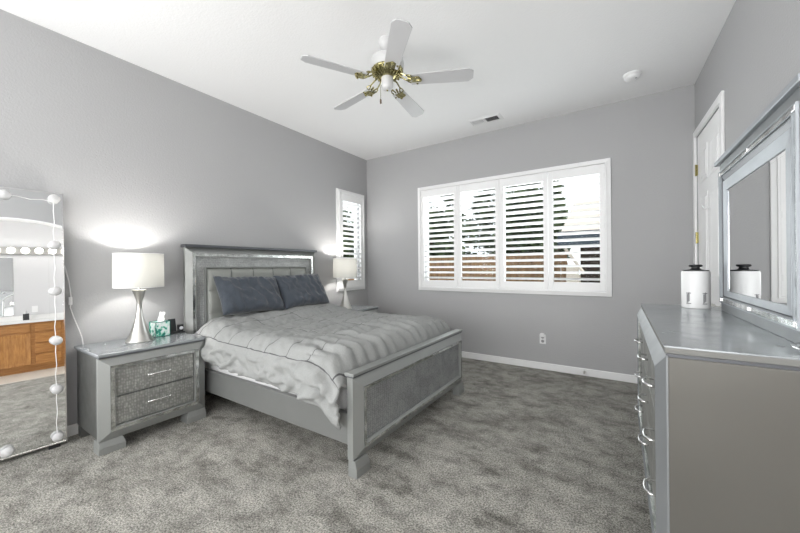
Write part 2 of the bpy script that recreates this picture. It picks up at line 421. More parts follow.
for k in range(4):
    sh = shutter(pw-.004, 1.417, .052, .105, .095, 16, sh_lab[k], (1.049+k*pw, -.012, .974), 0, 'shutter panels in the wide window')
    hx = 0 if k in (0, 2) else pw-.004
    if k in (0, 3):
        for hz in (.14, .70, 1.26):
            MB().box(hx-.012, hx+.012, -.030, -.024, hz, hz+.055).build('hinge', M['white_plastic'], sh, bevel=.002)
t = shutter(.535, 1.426, .06, .11, .10, 16, 'white louvered shutter in the narrow window beside the room corner', (.012, -.680, .962), R(90))

# ------------------------------------------------------------------ door on the right wall
d1 = sempty('door_1', (4.154, 0, 0), (0, 0, ANG))
FR = lambda u, v, w_: (-w_, u, v)
b = MB()
for (u0, u1, v0, v1) in ((-.065, .0, 0, DZ+.065), (-.965, -.90, 0, DZ+.065), (-.90, -.065, DZ, DZ+.065)):
    b.pbox(FR, u0, u1, v0, v1, 0, .02)
b.pbox(FR, -.095+.03, -.0, 0, DZ+.065, .02, .026) if False else None
b.build('door_casing', M['trim'], d1, bevel=.006)
leaf = MB().pbox(FR, -.895, -.07, .01, DZ-.005, -.04, -.005).build('door_leaf', M['door'], d1)
b = MB()
for (u0, u1) in ((-.80, -.53), (-.435, -.165)):
    for (v0, v1) in ((.22, .95), (1.13, 1.92), (2.03, 2.34)):
        b.ring(FR, (u0, u1, v0, v1), (u0+.03, u1-.03, v0+.03, v1-.03), .0, -.001, -.006)
        b.pbox(FR, u0+.045, u1-.045, v0+.045, v1-.045, -.006, .001)
b.build('door_panels', M['door'], d1, bevel=.003)
for hz in (.25, 1.475, 2.13):
    b = MB(); b.pbox(FR, -.085, -.067, hz, hz+.10, -.004, .004); b.tube([FR(-.066, hz-.005, .008), FR(-.066, hz+.105, .008)], .008)
    b.build('hinge', M['brass'], d1)
b = MB(); b.lathe([(.028, 0), (.028, .008), (.012, .012), (.012, .035), (.026, .045), (.028, .06), (.015, .07), (0, .072)], ax='x', n_=20)
kn = b.build('door_knob', M['nickel'], d1, smooth=True); kn.scale = (-1, 1, 1); kn.location = (.005, -.83, .93)
b = MB(); b.rot_box((0, 0, 0), (.004, .024, .10), Matrix.Identity(3)); b.tube([(-.004, 0, -.03), (-.02, 0, -.055), (-.04, 0, -.05), (-.05, 0, -.02)], .005)
hk = tag(b.build('door_hook', M['white_plastic']), 'small white adhesive hook stuck on the white door', 'hook')
hk.location = (4.154+.021-.0, -.50, 1.80); hk.location.x = 4.154 + .5*math.tan(ANG) + .003; hk.rotation_euler = (0, 0, ANG)

# ------------------------------------------------------------------ outlet, ceiling vent, smoke detector
t = thing('wall_outlet', 'white double power outlet low on the window wall', 'outlet', (2.727, 0, .37))
MB().box(-.036, .036, -.006, 0, -.058, .058).build('cover_plate', M['white_plastic'], t, bevel=.003)
for dz in (.025, -.025):
    MB().lathe([(.018, 0), (.018, .009), (.0, .009)], ax='y', n_=20).build('socket', M['black'] if dz < 0 and False else M['grey_led'], t).location = (0, -.0, dz)
    t.children[-1].scale = (1, -1, 1)
b = MB(); b.box(-.022, .022, -.045, -.009, .03, .075); o = b.build('plug_in_night_light', M['white_plastic'], bevel=.006); o.location = (2.727, 0, .37)
tag(o, 'small white plug-in device in the top socket of the wall outlet', 'night light')

t = thing('ceiling_vent', 'white rectangular air vent in the ceiling near the window wall', 'vent', (2.16, -.385, H), (0, 0, 0))
FD = lambda u, v, w_: (u, v, -w_)
b = MB(); b.ring(FD, (-.20, .20, -.10, .10), (-.165, .165, -.065, .065), .003, .012, 0); b.pbox(FD, -.012, .012, -.065, .065, 0, .012); b.build('vent_frame', M['white_plastic'], t)
MB().pbox(FD, -.165, .165, -.065, .065, .0002, .001).build('duct_shadow_box', M['black'], t).name = 'duct_shade_sheet'  # black sheet stands in for the darkness behind the slats
b = MB()
for k in range(9):
    u = -.155+.0175*k; b.rot_box((u, 0, -.007), (.012, .13, .001), Matrix.Rotation(R(-12), 3, 'Y'))
    u = .022+.0175*k; b.rot_box((u, 0, -.007), (.010, .13, .001), Matrix.Rotation(R(60), 3, 'Y'))
b.build('vent_slats', M['white_plastic'], t)
t = thing('smoke_detector', 'round white smoke detector on the ceiling near the right corner', 'smoke detector', (3.63, -.555, H))
MB().lathe([(.075, 0), (.075, -.012), (.072, -.018)], n_=32).build('mounting_plate', M['white_plastic'], t, smooth=False)
o = MB().lathe([(.066, -.018), (.064, -.035), (.055, -.046), (.02, -.05)], n_=32).build('detector_cover', M['white_plastic'], t); autosmooth(o, 50)
MB().lathe([(.008, -.046), (.008, -.052)], (.03, -.02, 0), 12).build('test_button', M['grey_led'], t)

# ------------------------------------------------------------------ ceiling fan
FANX, FANY = 2.0, -2.22
fan = thing('ceiling_fan', 'white five-blade ceiling fan with ornate brass blade brackets', 'fan', (FANX, FANY, H))
autosmooth(MB().lathe([(.066, 0), (.066, -.02), (.055, -.05), (.03, -.075), (.016, -.08)], n_=32).build('canopy', M['fan_white'], fan), 50)
MB().lathe([(.011, -.07), (.011, -.15)], n_=14).build('downrod', M['fan_white'], fan, smooth=True)
autosmooth(MB().lathe([(.03, -.12), (.05, -.135), (.10, -.14), (.128, -.155), (.133, -.18), (.133, -.215), (.12, -.232), (.06, -.234)], n_=40).build('motor_housing', M['fan_white'], fan), 40)
b = MB(); b.lathe([(.118, -.23), (.125, -.238), (.118, -.25), (.10, -.262), (.07, -.285), (.045, -.295)], n_=40)
for k in range(20):
    a = 2*PI*k/20; ca, sa = math.cos(a), math.sin(a)
    b.tube([(ca*.122, sa*.122, -.235), (ca*.118, sa*.118, -.258), (ca*.095, sa*.095, -.272), (ca*.07, sa*.07, -.290)], .005, 6)
    b.sphere((ca*.112, sa*.112, -.266), .009, n_=8, m_=6)
b.build('brass_collar', M['brass'], fan, smooth=True)
autosmooth(MB().lathe([(.045, -.29), (.047, -.30), (.047, -.355), (.042, -.375), (.03, -.388), (.0, -.39)], n_=28).build('switch_housing', M['fan_white'], fan), 50)
MB().sphere((0, 0, -.39), .008, n_=10, m_=6).build('finial', M['brass'], fan, smooth=True)
b = MB(); b.tube([(-.03, -.04, -.36), (-.033, -.045, -.38), (-.033, -.045, -.47)], .0018, 6); pc = b.build('pull_chain', M['brass'], fan)
MB().lathe([(.003, 0), (.007, -.008), (.007, -.035), (.003, -.04)], (-.033, -.045, -.468), 10).build('chain_fob', mat('wood_fob', (.10, .06, .03), .5), pc)
A0 = -46.6
for k in range(5):
    a = R(A0+72*k)
    ir = MB()
    # scrolled bracket: two curved arms + leaf-shaped plate
    for s_ in (-1, 1):
        ir.tube([(.085, s_*.012, -.262), (.115, s_*.030, -.285), (.15, s_*.036, -.305), (.185, s_*.020, -.318), (.21, s_*.030, -.326), (.235, s_*.042, -.330)], .006, 8)
        ir.tube([(.15, s_*.034, -.306), (.165, s_*.048, -.312), (.185, s_*.052, -.318), (.195, s_*.040, -.322)], .005, 8)
        ir.sphere((.235, s_*.042, -.333), .009, n_=8, m_=6)
    ir.tube([(.16, 0, -.308), (.20, 0, -.322), (.255, 0, -.334)], .008, 8); ir.sphere((.26, 0, -.334), .012, n_=8, m_=6)
    ir.prism(lambda u, v, w_: (u, v, w_), [(.185, -.04), (.25, -.045), (.272, 0), (.25, .045), (.185, .04), (.2, 0)], -.332, -.327)
    iro = ir.build('blade_bracket', M['brass'], fan, smooth=False); iro.rotation_euler = (0, 0, a)
    L0, L1, W0, W1 = .188, .665, .052, .066
    poly = [(L0, -W0), (L1-.040, -W1), (L1-.002, -W1*.55), (L1, W1*.55), (L1-.035, W1), (L0, W0)]
    bl = MB().prism(lambda u, v, w_: (u, v, w_), poly, -.004, .004).build('fan_blade', M['blade'], fan, bevel=.002)
    bl.location = (0, 0, -.322); bl.rotation_euler = (R(11), 0, a)
    bl.rotation_euler = (Matrix.Rotation(a, 3, 'Z') @ Matrix.Rotation(R(-12), 3, 'X')).to_euler()

# ------------------------------------------------------------------ furniture pieces
def pull(parent, x, y, z, half=.07, name='drawer_pull'):
    b = MB(); b.tube([(x+.030, y-half, z), (x+.036, y-half*.5, z), (x+.037, y, z), (x+.036, y+half*.5, z), (x+.030, y+half, z)], .0065, 10)
    for s_ in (-1, 1):
        b.tube([(x-.002, y+s_*half*.86, z), (x+.033, y+s_*half*.86, z)], .006, 8); b.sphere((x+.031, y+s_*half, z), .0095, n_=10, m_=8)
    return b.build(name, M['chrome'], parent, smooth=True)
def foot_block(parent, x0, x1, y0, y1, h, name='leg', ch=.014, my=0):
    """two-tier bracket foot with a chamfered step; my=+1/-1: which end tapers"""
    b = MB(); zt = h
    lo = .52*h
    b.box(x0, x1-.0, y0, y1, 0, lo)
    ya, yb = (y0+.003, y1-.014) if my > 0 else ((y0+.014, y1-.003) if my < 0 else (y0, y1))
    b.quad_box([(x0, y0, lo), (x1, y0, lo), (x1, y1, lo), (x0, y1, lo), (x0, ya, zt), (x1-ch, ya, zt), (x1-ch, yb, zt), (x0, yb, zt)])
    return b.build(name, M['silver'], parent, bevel=.002)

def nightstand(label, loc, group):
    """local: back at x=0, front towards +x, width along y centred"""
    t = thing('nightstand', label, 'nightstand', loc, (0, 0, 0), group)
    W, D, Z0, Z1 = .352, .53, .085, .655
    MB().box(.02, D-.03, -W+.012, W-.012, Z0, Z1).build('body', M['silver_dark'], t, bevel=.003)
    b = MB(); b.box(.0, D+.012, -W, W, Z1+.010, Z1+.030); b.build('top_slab', M['top'], t, bevel=.003)
    b = MB(); b.box(.005, D+.004, -W+.006, W-.006, Z1, Z1+.010); b.build('top_edge_band', M['edge'], t)
    b = MB(); b.ring(FX, (-W, W, Z0, Z1), (-W+.062, W-.062, Z0+.062, Z1-.055), D-.005, D+.028, D-.03); b.build('front_moulding', M['silver'], t, bevel=.002)
    b = MB(); b.ring(FX, (-W+.063, W-.063, Z0+.063, Z1-.056), (-W+.086, W-.086, Z0+.083, Z1-.074), D+.0285, D+.0285, D-.01)
    b.build('mirrored_border', M['strip'], t)
    b = MB(); b.ring(FX, (-W+.086, W-.086, Z0+.083, Z1-.074), (-W+.094, W-.094, Z0+.091, Z1-.082), D+.022, D+.022, D-.01); b.build('inner_bead', M['silver'], t)
    u = W-.098; v0, v1 = Z0+.095, Z1-.086; vm = (v0+v1)/2
    MB().pbox(FX, -u-.004, u+.004, v0-.004, v1+.004, D-.03, D-.008).build('drawer_recess', M['edge'], t)
    for (a_, b_) in ((v0, vm-.004), (vm+.004, v1)):
        dr = MB().pbox(FX, -u, u, a_, b_, D-.02, D+.008).build('drawer', M['croc'], t, bevel=.003)
        pull(dr, D+.008, 0, (a_+b_)/2+.01)
    for sy in (-1, 1):
        y0, y1 = (-W, -W+.15) if sy < 0 else (W-.15, W)
        foot_block(t, D-.10, D+.012, y0, y1, Z0, my=-sy)
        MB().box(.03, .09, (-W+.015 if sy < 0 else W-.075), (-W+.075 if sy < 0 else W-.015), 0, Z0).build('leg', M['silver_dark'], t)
    return t
G = 'matching silver nightstands either side of the bed'
ns1 = nightstand('silver two-drawer nightstand between the tall mirror and the bed', (.02, -3.252, 0), G)
ns2 = copy_tree(ns1); ns2.location = (.02, -.80, 0); ns2['label'] = 'silver nightstand on the far side of the bed, near the corner'

def lamp(label, loc):
    t = thing('table_lamp', label, 'lamp', loc, (0, 0, 0), 'matching nightstand lamps with hourglass bases')
    pr = [(.0, 0), (.092, 0), (.095, .004), (.092, .012), (.080, .03), (.062, .07), (.046, .12), (.033, .17), (.024, .21), (.018, .25), (.0165, .28), (.019, .31), (.026, .345), (.037, .38), (.048, .412), (.046, .417), (.0, .417)]
    autosmooth(MB().lathe(pr, n_=40).build('lamp_base', M['nickel'], t), 40)
    b = MB(); b.lathe([(.010, .41), (.010, .46)], n_=14); b.lathe([(.017, .455), (.017, .50)], n_=14); b.build('lamp_neck', M['chrome'], t, smooth=False)
    sh = MB().lathe([(.168, .438), (.166, .706)], n_=56, closed=False).build('lamp_shade', M['shade'], t, smooth=True, fixn=False)
    b = MB(); b.lathe([(.1682, .436), (.1682, .440), (.1650, .440), (.1650, .436), (.1682, .436)], n_=48, closed=False); b.lathe([(.1667, .704), (.1667, .709), (.1635, .709), (.1635, .704), (.1667, .704)], n_=48, closed=False)
    for k in range(3):
        a = 2*PI*k/3; b.tube([(math.cos(a)*.016, math.sin(a)*.016, .50), (math.cos(a)*.165, math.sin(a)*.165, .702)], .002, 6)
    b.build('shade_ring', M['white_plastic'], t)
    bu = MB().sphere((0, 0, .545), .028, rz=.036).build('light_bulb', M['bulb_on'], t, smooth=True)
    return t
l1 = lamp('silver hourglass table lamp with white drum shade beside the tissue box', (.25, -3.262, .685))
l2 = copy_tree(l1); l2.location = (.25, -.818, .685); l2['label'] = 'silver hourglass table lamp in front of the narrow window'
for lo in (l1, l2):
    light('lamp_glow', 'POINT', (lo.location.x, lo.location.y, lo.location.z+.605), 9, (1, .97, .93), radius=.03)

# tissue box, clock radio
t = thing('tissue_box', 'teal patterned tissue box next to the lamp on the near nightstand', 'tissue box', (.155, -3.083, .685), (0, 0, R(4)))
MB().box(-.055, .055, -.055, .055, 0, .125).build('box', M['tissue'], t)
b = MB()
for z in (.0, .122):
    for (x0, x1, y0, y1) in ((-.057, .057, -.057, -.053), (-.057, .057, .053, .057), (-.057, -.053, -.053, .053), (.053, .057, -.053, .053)): b.box(x0, x1, y0, y1, z, z+.005)
for sx in (-1, 1):
    for sy in (-1, 1): b.box(sx*.055-.002, sx*.055+.002, sy*.055-.002, sy*.055+.002, .005, .122)
b.build('printed_edge', M['teal'], t)
b = MB(); i = 0; N = 13
for a in range(N):
    for c in range(7):
        x = -.035+.07*a/(N-1); z = .12+.075*c/6; b.v.append((x*(1+.3*math.sin(c)), .012*math.sin(a*1.1+c*.5)+.004*c, z+.012*math.sin(a*.9)*(c/6)))
for a in range(N-1):
    for c in range(6): b.f.append((a*7+c, (a+1)*7+c, (a+1)*7+c+1, a*7+c+1))
b.build('tissue', M['paper'], t, smooth=True, solid=.0015)
t = thing('charging_dock', 'black phone charging dock with small round clock, behind the tissue box', 'charging dock', (.13, -2.955, .685), (0, 0, R(0)))
MB().box(-.05, .06, -.035, .062, 0, .012).build('dock_base', M['black'], t, bevel=.003)
MB().rot_box((-.02, -.012, .066), (.012, .060, .122), Matrix.Rotation(R(-12), 3, 'Y')).build('phone_rest', M['black'], t, bevel=.003)
b = MB(); b.rot_box((.02, .038, .042), (.035, .042, .06), Matrix.Identity(3)); ch = b.build('clock_body', M['black'], t, bevel=.004)
o = MB().lathe([(.015, 0), (.015, .004), (0, .004)], ax='x', n_=20).build('clock_face', M['clockface'], ch); o.location = (.038, .038, .044)

# ------------------------------------------------------------------ bed
BY = -2.04
bed = thing('bed', 'queen bed with silver panelled headboard and footboard', 'bed', (0, BY, 0))
HW = .805
# headboard
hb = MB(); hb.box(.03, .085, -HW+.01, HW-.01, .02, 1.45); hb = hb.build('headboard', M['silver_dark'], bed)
b = MB(); b.box(.025, .125, -HW-.012, HW+.012, 1.472, 1.50); b.build('headboard_cap', M['edge'], hb, bevel=.004)
b = MB(); b.ring(FX, (-HW, HW, .25, 1.472), (-HW+.055, HW-.055, .335, 1.418), .085, .120, .05); b.build('headboard_moulding', M['silver'], hb, bevel=.002)
b = MB(); b.ring(FX, (-HW+.056, HW-.056, .336, 1.417), (-HW+.082, HW-.082, .366, 1.390), .112, .112, .06); b.build('mirrored_border', M['strip'], hb)
b = MB(); b.ring(FX, (-HW+.082, HW-.082, .366, 1.390), (-HW+.092, HW-.092, .376, 1.38), .120, .120, .06); b.build('inner_bead', M['silver'], hb)
MB().pbox(FX, -HW+.088, HW-.088, .37, 1.384, .07, .092).build('embossed_panel', M['croc_head'], hb)
# tufted pad : channel quilted
PW = .625
for k in range(5):
    pass
b = MB(); nch = 5; cw = 2*PW/nch; nu, nv = 16*nch, 36
for i in range(nu+1):
    for j in range(nv+1):
        y = -PW + 2*PW*i/nu; z = .60 + (1.272-.60)*j/nv
        fy = abs(math.sin(PI*(y+PW)/cw))**.45
        ez = min(1, (1.272-z)/.05); ez = math.sin(max(0, ez)*PI/2)**.6 if ez < 1 else 1
        row = abs(math.sin(PI*(1.272-z)/.225))**.35
        ey = min(1, (PW-abs(y))/.04); ey = math.sin(ey*PI/2)**.5
        b.v.append((.10 + .05*(.30+.70*fy*row)*ez*ey+.012*ez*ey, y, z))
for i in range(nu):
    for j in range(nv):
        a = i*(nv+1)+j; b.f.append((a, a+nv+1, a+nv+2, a+1))
# back
i0 = len(b.v); b.v += [(.088, -PW, .60), (.088, PW, .60), (.088, PW, 1.272), (.088, -PW, 1.272)]
b.f.append((i0, i0+1, i0+2, i0+3))
top_ = [i*(nv+1)+nv for i in range(nu+1)]; b.f.append(tuple(top_[::-1]+[i0+3, i0+2])[::1])
lf = list(range(0, nv+1)); b.f.append(tuple(lf+[i0+3, i0]))
rf = [nu*(nv+1)+j for j in range(nv+1)]; b.f.append(tuple(rf[::-1]+[i0+1, i0+2]))
b.build('tufted_pad', M['tuft'], hb, smooth=True)
b = MB()
for k in range(1, nch): b.tube([(.1275, -PW+cw*k, .62), (.1275, -PW+cw*k, 1.235), (.112, -PW+cw*k, 1.268)], .0035, 6)
for k in range(1, 3): b.tube([(.1275, -PW+.02, 1.272-.225*k), (.1275, PW-.02, 1.272-.225*k)], .0035, 6)
b.build('pad_seam', M['edge'], hb)
b = MB(); b.ring(FX, (-PW-.012, PW+.012, .55, 1.284), (-PW, PW, .56, 1.272), .122, .122, .09); b.build('pad_border', M['silver'], hb, bevel=.003)
for sy in (-1, 1): MB().box(.03, .10, sy*(HW-.05)-.045, sy*(HW-.05)+.045, 0, .26).build('leg', M['silver_dark'], bed)
# side rails
for sy in (-1, 1):
    MB().box(.085, 2.13, sy*.79-.018, sy*.79+.018, .185, .375).build('side_rail', M['rail'], bed, bevel=.004)
# footboard
FW = .826; F0, F1, FZ0, FZ1 = 2.125, 2.170, .10, .605
fb = MB().box(F0, F1+.002, -FW, FW, FZ0, FZ1).build('footboard', M['silver'], bed, bevel=.003); fb.location = (0, .012, 0)
b = MB(); b.box(F0-.012, F1+.014, -FW-.008, FW+.008, FZ1+.004, FZ1+.022); b.build('footboard_cap', M['silver'], fb, bevel=.003)
b = MB(); b.box(F0-.006, F1+.010, -FW-.004, FW+.004, FZ1-.004, FZ1+.005); b.build('cap_shadow_line', M['edge'], fb).name = 'cap_shade_strip'  # dark strip imitating the shadow line under the cap
b = MB(); b.ring(FX, (-FW+.003, FW-.003, FZ0+.002, FZ1-.008), (-FW+.07, FW-.07, FZ0+.062, FZ1-.07), F1+.001, F1+.032, F1-.02); b.build('footboard_moulding', M['silver'], fb, bevel=.002)
b = MB(); b.ring(FX, (-FW+.071, FW-.071, FZ0+.063, FZ1-.071), (-FW+.088, FW-.088, FZ0+.080, FZ1-.086), F1+.037, F1+.037, F1); b.build('mirrored_border', M['strip'], fb)
b = MB(); b.ring(FX, (-FW+.088, FW-.088, FZ0+.080, FZ1-.086), (-FW+.10, FW-.10, FZ0+.092, FZ1-.098), F1+.034, F1+.022, F1); b.build('inner_bead', M['silver'], fb)
MB().pbox(FX, -FW+.095, FW-.095, FZ0+.087, FZ1-.093, F1-.01, F1+.012).build('embossed_panel', M['croc_bed'], fb)
for sy in (-1, 1):
    y0, y1 = (-FW, -FW+.13) if sy < 0 else (FW-.13, FW)
    foot_block(bed, F0+.005, F1+.028, y0+.012, y1+.012, .10, my=-sy)
# slats hidden; box spring / mattress
def softbox(x0, x1, y0, y1, z0, z1, r=.05):
    b = MB(); b.box(x0, x1, y0, y1, z0, z1); return b
o = softbox(.15, 2.05, BY-.765, BY+.765, .25, .56).build('mattress', M['mattress'], bevel=.0)
md = o.modifiers.new('b', 'BEVEL'); md.width = .05; md.segments = 4
for p in o.data.polygons: p.use_smooth = True
tag(o, 'white mattress showing as a pale line above the near bed rail', 'mattress')

# comforter: a grid wrapped over the mattress
def comforter():
    NX, NV = 190, 240
    X0, X1 = .40, 2.112
    hy = .80                       # half width of top
    b = MB(); b.uv = []; b.seam = []
    # cross-section param s from near hem to far hem, in metres
    drop = .268
    def section(s, x):
        """s in [-1.0-drop , 1.0+drop] -> y, z offset along the draped profile"""
        rr = .13; top = hy+.055-rr; arcl = rr*PI/2
        a = abs(s); sg = 1 if s > 0 else -1
        if a <= top: return sg*a, 0., 0.
        if a <= top+arcl:
            t_ = (a-top)/rr; return sg*(top+rr*math.sin(t_)), -rr*(1-math.cos(t_)), t_/(PI/2)
        return sg*(top+rr), -rr-(a-top-arcl), 1.
    smax = hy+.055-.13+.13*PI/2+drop-.10
    for i in range(NX+1):
        fx = i/NX; x = X0+(X1-X0)*fx
        for j in range(NV+1):
            s = -smax + 2*smax*j/NV
            near = s < 0
            # near hem hangs a bit lower towards the foot corner
            st = s
            if near:
                lift = .035*math.sin(fx*PI*.9)+.02*math.sin(fx*9)
                ext = 1.0 + .22*min(1, max(0, (fx-.90)/.06))
                if abs(s) > hy: st = -(hy + (abs(s)-hy)*(ext - .22*(1-fx)))
            y, dz, side = section(st, x)
            # crown height of the bed, sinking to both ends
            z = .715 + .03*math.sin(PI*min(1, max(0, (y+.8)/1.6)))
            z -= .05*max(0, fx-.80)/.20 * (max(0, fx-.80)/.20)
            z -= .012*math.cos(y*5+1)*(1-side)
            if fx < .22:   # raised where the sleeping pillows lie underneath
                z += .055*math.sin(PI/2*min(1, (.22-fx)/.16))*(1-side)
            # curl down at the very foot edge
            if fx > .93:
                q = (fx-.93)/.07; z -= .20*q*q*(1-side)
            z += dz
            # quilting
            qx = (x - .15)/.235 + .25*math.sin(y*2.2) + .12*side
            qy = (s + .87)/.43
            px = abs(math.sin(PI*qx)); py = abs(math.sin(PI*qy))
            puff = .017*(min(px, 1)**.45)*(min(py, 1)**.45) if abs(s) < smax-.10 else .012
            hang = side
            if s > -hy-.05: pass
            if s < -.87: puff = .017*min(py, 1)**.45*.5
            # wrinkles
            n1 = noise.noise(Vector((x*5, s*9, 1.3))); n2 = noise.noise(Vector((x*16+s*9, s*15, 4.1))); n3 = noise.noise(Vector((x*4+s*7, s*3-x*2, 8.8)))
            wr_ = .011*n1 + .008*n2*(1+side) + .004*noise.noise(Vector((x*9, s*30, 3)))
            # gathered folds across the foot end
            if fx > .66:
                g_ = min(1, (fx-.66)/.2)
                wr_ += g_*.019*math.sin(s*52+3*noise.noise(Vector((s*3, x*5, 2))))*(.5+.5*noise.noise(Vector((s*4, x*3, 7))) + .3)
            # diagonal drag folds on the near side
            if near and side > .5:
                ridge = 1-abs(noise.noise(Vector((x*3.2+z*6, z*11-x*4, 5.5))))*2.2
                wr_ += .030*max(0, ridge)**3*(side-.5)*2
                if fx > .80:   # big folded lump at the near foot corner
                    wr_ += .05*math.sin(PI*min(1, (fx-.80)/.13))**.7*side if fx < .93 else .006
            nrm = Vector((0, (1 if s > 0 else -1)*math.sin(side*PI/2), math.cos(side*PI/2)))
            d = puff+wr_
            if s < -smax+.06:      # rolled hem
                d -= .01*(1-(s+smax)/.06)
            p = Vector((x, y, z)) + nrm*d
            b.v.append((p.x, p.y, p.z)); b.uv.append((qx, qy)); b.seam.append(-1. if (s > -.5 and fx > .80) else (1. if s > -.87 else 0.))
    for i in range(NX):
        for j in range(NV):
            a = i*(NV+1)+j; b.f.append((a, a+NV+1, a+NV+2, a+1))
    return b
cmb = comforter(); cf = cmb.build('comforter', M['comf'], None, smooth=True, solid=.02, fixn=False)
sa = cf.data.attributes.new('seam', 'FLOAT', 'POINT')
for k_, v_ in enumerate(cmb.seam): sa.data[k_].value = v_
cf.location = (0, BY, 0)
tag(cf, 'puffy light grey quilted comforter spread over the bed', 'comforter')

def pillow(name, label, w_, h_, th, loc, rot, m_, seed, group=None, flange=0):
    b = MB(); NU, NVV = 44, 34; idx = {}
    for side in (1, -1):
        for i in range(NU+1):
            for j in range(NVV+1):
                edge = i in (0, NU) or j in (0, NVV)
                if side == -1 and edge: idx[(side, i, j)] = idx[(1, i, j)]; continue
                u = -1+2*i/NU; v_ = -1+2*j/NVV
                # pinched outline: sides bow inward between corners
                x = w_/2*u*(1-.075*(1-abs(u)**1)*0 - .06*(1-v_*v_)*abs(u)**2)
                y = h_/2*v_*(1-.09*(1-u*u)*abs(v_)**2)
                e = (1-u**4)*(1-v_**4); t_ = th/2*(max(0, e)**.5)
                n1 = noise.noise(Vector((u*2+seed, v_*2, side))); n2 = noise.noise(Vector((u*7+seed, v_*3+side*3, 2)))
                rid = max(0, 1-3*abs(noise.noise(Vector((u*3.0+seed+v_, v_*1.6, 6)))))
                t_ *= 1+.16*n1
                t_ += (.014*n2 + .014*rid + .010*math.sin(u*34+3*n1)*max(0, v_)**2)*(e**.3 if e > 0 else 0)
                idx[(side, i, j)] = len(b.v); b.v.append((x, y, side*t_ + .01*math.sin(u*5+seed)*(abs(v_)**3)))
        for i in range(NU):
            for j in range(NVV):
                q = (idx[(side, i, j)], idx[(side, i+1, j)], idx[(side, i+1, j+1)], idx[(side, i, j+1)])
                b.f.append(q if side == 1 else q[::-1])
    o = b.build(name, m_, None, smooth=True); o.location = loc; o.rotation_euler = rot
    return tag(o, label, 'pillow', group)
# local x = width (world y), local y = height, local z = thickness (faces the foot)
def prot(lean, twist=0, yawz=0):
    base_ = Matrix(((0, 0, 1), (1, 0, 0), (0, 1, 0)))      # lx->y, ly->z, lz->x
    return (Matrix.Rotation(yawz, 3, 'Z') @ Matrix.Rotation(-lean, 3, 'Y') @ Matrix.Rotation(twist, 3, 'X') @ base_).to_euler()
PG = 'slate blue pillows leaning on the headboard'
pillow('pillow', 'slate blue pillow nearest the tall mirror, leaning on the headboard', .69, .42, .15, (.35, -2.335, 1.0), prot(R(30), R(-2)), M['pillow'], 1.0, PG)
pillow('pillow', 'slate blue pillow on the far side, nearest the narrow window', .68, .43, .15, (.36, -1.675, 1.0), prot(R(30), R(1)), M['pillow'], 7.3, PG)
pillow('pillow', 'pale grey pillow lying flat at the near head corner of the bed', .66, .46, .15, (.40, -2.46, .66), (0, R(0), R(90)), M['pillow_light'], 3.1) if False else None
o = pillow('pillow', 'pale grey flat pillow end poking out below the near blue pillow', .34, .66, .12, (.335, -2.50, .705), (R(9), 0, R(0)), M['pillow_light'], 3.1)

# ------------------------------------------------------------------ tall leaning mirror with bulbs
MPHI, MLEAN = R(4), R(2.8)
MW, MH, MZ = .80, 1.80, .03
mir = thing('standing_mirror', 'tall frameless mirror with round bulbs leaning on the left wall', 'mirror', (.150, -3.676, MZ))
# local: glass plane at x=0 facing +x, y from 0 (far edge) to -MW, z up
mir.rotation_euler = (Matrix.Rotation(-MPHI, 3, 'Z') @ Matrix.Rotation(-MLEAN, 3, 'Y')).to_euler()
MB().box(-.022, 0, -MW, 0, 0, MH).build('mirror_glass', M['mirror'], mir)
b = MB(); b.ring(FX, (-MW-.004, .004, -.004, MH+.004), (-MW+.003, -.003, .003, MH-.003), .004, .004, -.026); b.build('mirror_frame', M['chrome'], mir)
b = MB(); b.box(.0004, .0012, -.075, -.036, .03, MH-.36); b.box(.0004, .0012, -MW+.036, -MW+.075, .03, MH-.36)
b.build('bevelled_side_strip', M['mirror'], mir)
# bulbs
BZ = [.055, .47, .85, 1.13, 1.45, 1.745]
BZ = [.05, .385, .73, 1.085, 1.42, 1.755]
def bulb(y, z):
    b = MB(); b.lathe([(.012, 0), (.012, .010), (.020, .014), (.029, .022), (.032, .032), (.029, .042), (.016, .050), (0, .052)], n_=20, ax='x')
    o = b.build('vanity_bulb', M['bulb_off'], mir, smooth=True); o.location = (0, y, z)
    return o
for z in BZ:
    bulb(-.045, z); bulb(-MW+.045, z)
for y in (-.28, -.52): bulb(y, MH-.05)
bulb(-.28, .045); bulb(-.52, .045)
# wires between bulbs
b = MB()
for k in range(len(BZ)-1):
    z0, z1 = BZ[k], BZ[k+1]
    b.tube([(.008, -.045+.0, z0), (.006, -.050, z0+.1), (.006, -.043, (z0+z1)/2), (.006, -.048, z1-.08), (.008, -.045, z1)], .0018, 6)
b.tube([(.008, -.045, MH-.065), (.006, -.1, MH-.055), (.006, -.16, MH-.062), (.006, -.22, MH-.05), (.008, -.28, MH-.05)], .0018, 6)
b.tube([(.008, -.28, MH-.05), (.006, -.38, MH-.06), (.008, -.52, MH-.05)], .0018, 6)
b.build('bulb_wire', M['white_plastic'], mir)
for y in (-.06, -MW+.06): MB().box(-.022, .0, y-.03, y+.03, -.034, -.004).build('rubber_foot', M['black'], mir)
# cable with inline dimmer on the wall to the right of the mirror
b = MB(); pts = [(.035, -3.655, 1.30), (.02, -3.628, 1.18), (.015, -3.615, 1.05), (.014, -3.62, .98), (.014, -3.60, .90), (.014, -3.57, .80), (.014, -3.555, .74), (.012, -3.545, .66), (.012, -3.53, .62), (.009, -3.47, .40), (.009, -3.42, .2)]
b.tube(pts, .004, 8); cb = b.build('power_cable', M['white_plastic'], None, smooth=True)
tag(cb, 'thin white cable with inline switch hanging on the wall beside the mirror', 'cable')
MB().rot_box((.018, -3.620, 1.03), (.014, .022, .06), Matrix.Identity(3)).build('inline_switch', M['white_plastic'], cb, bevel=.004)

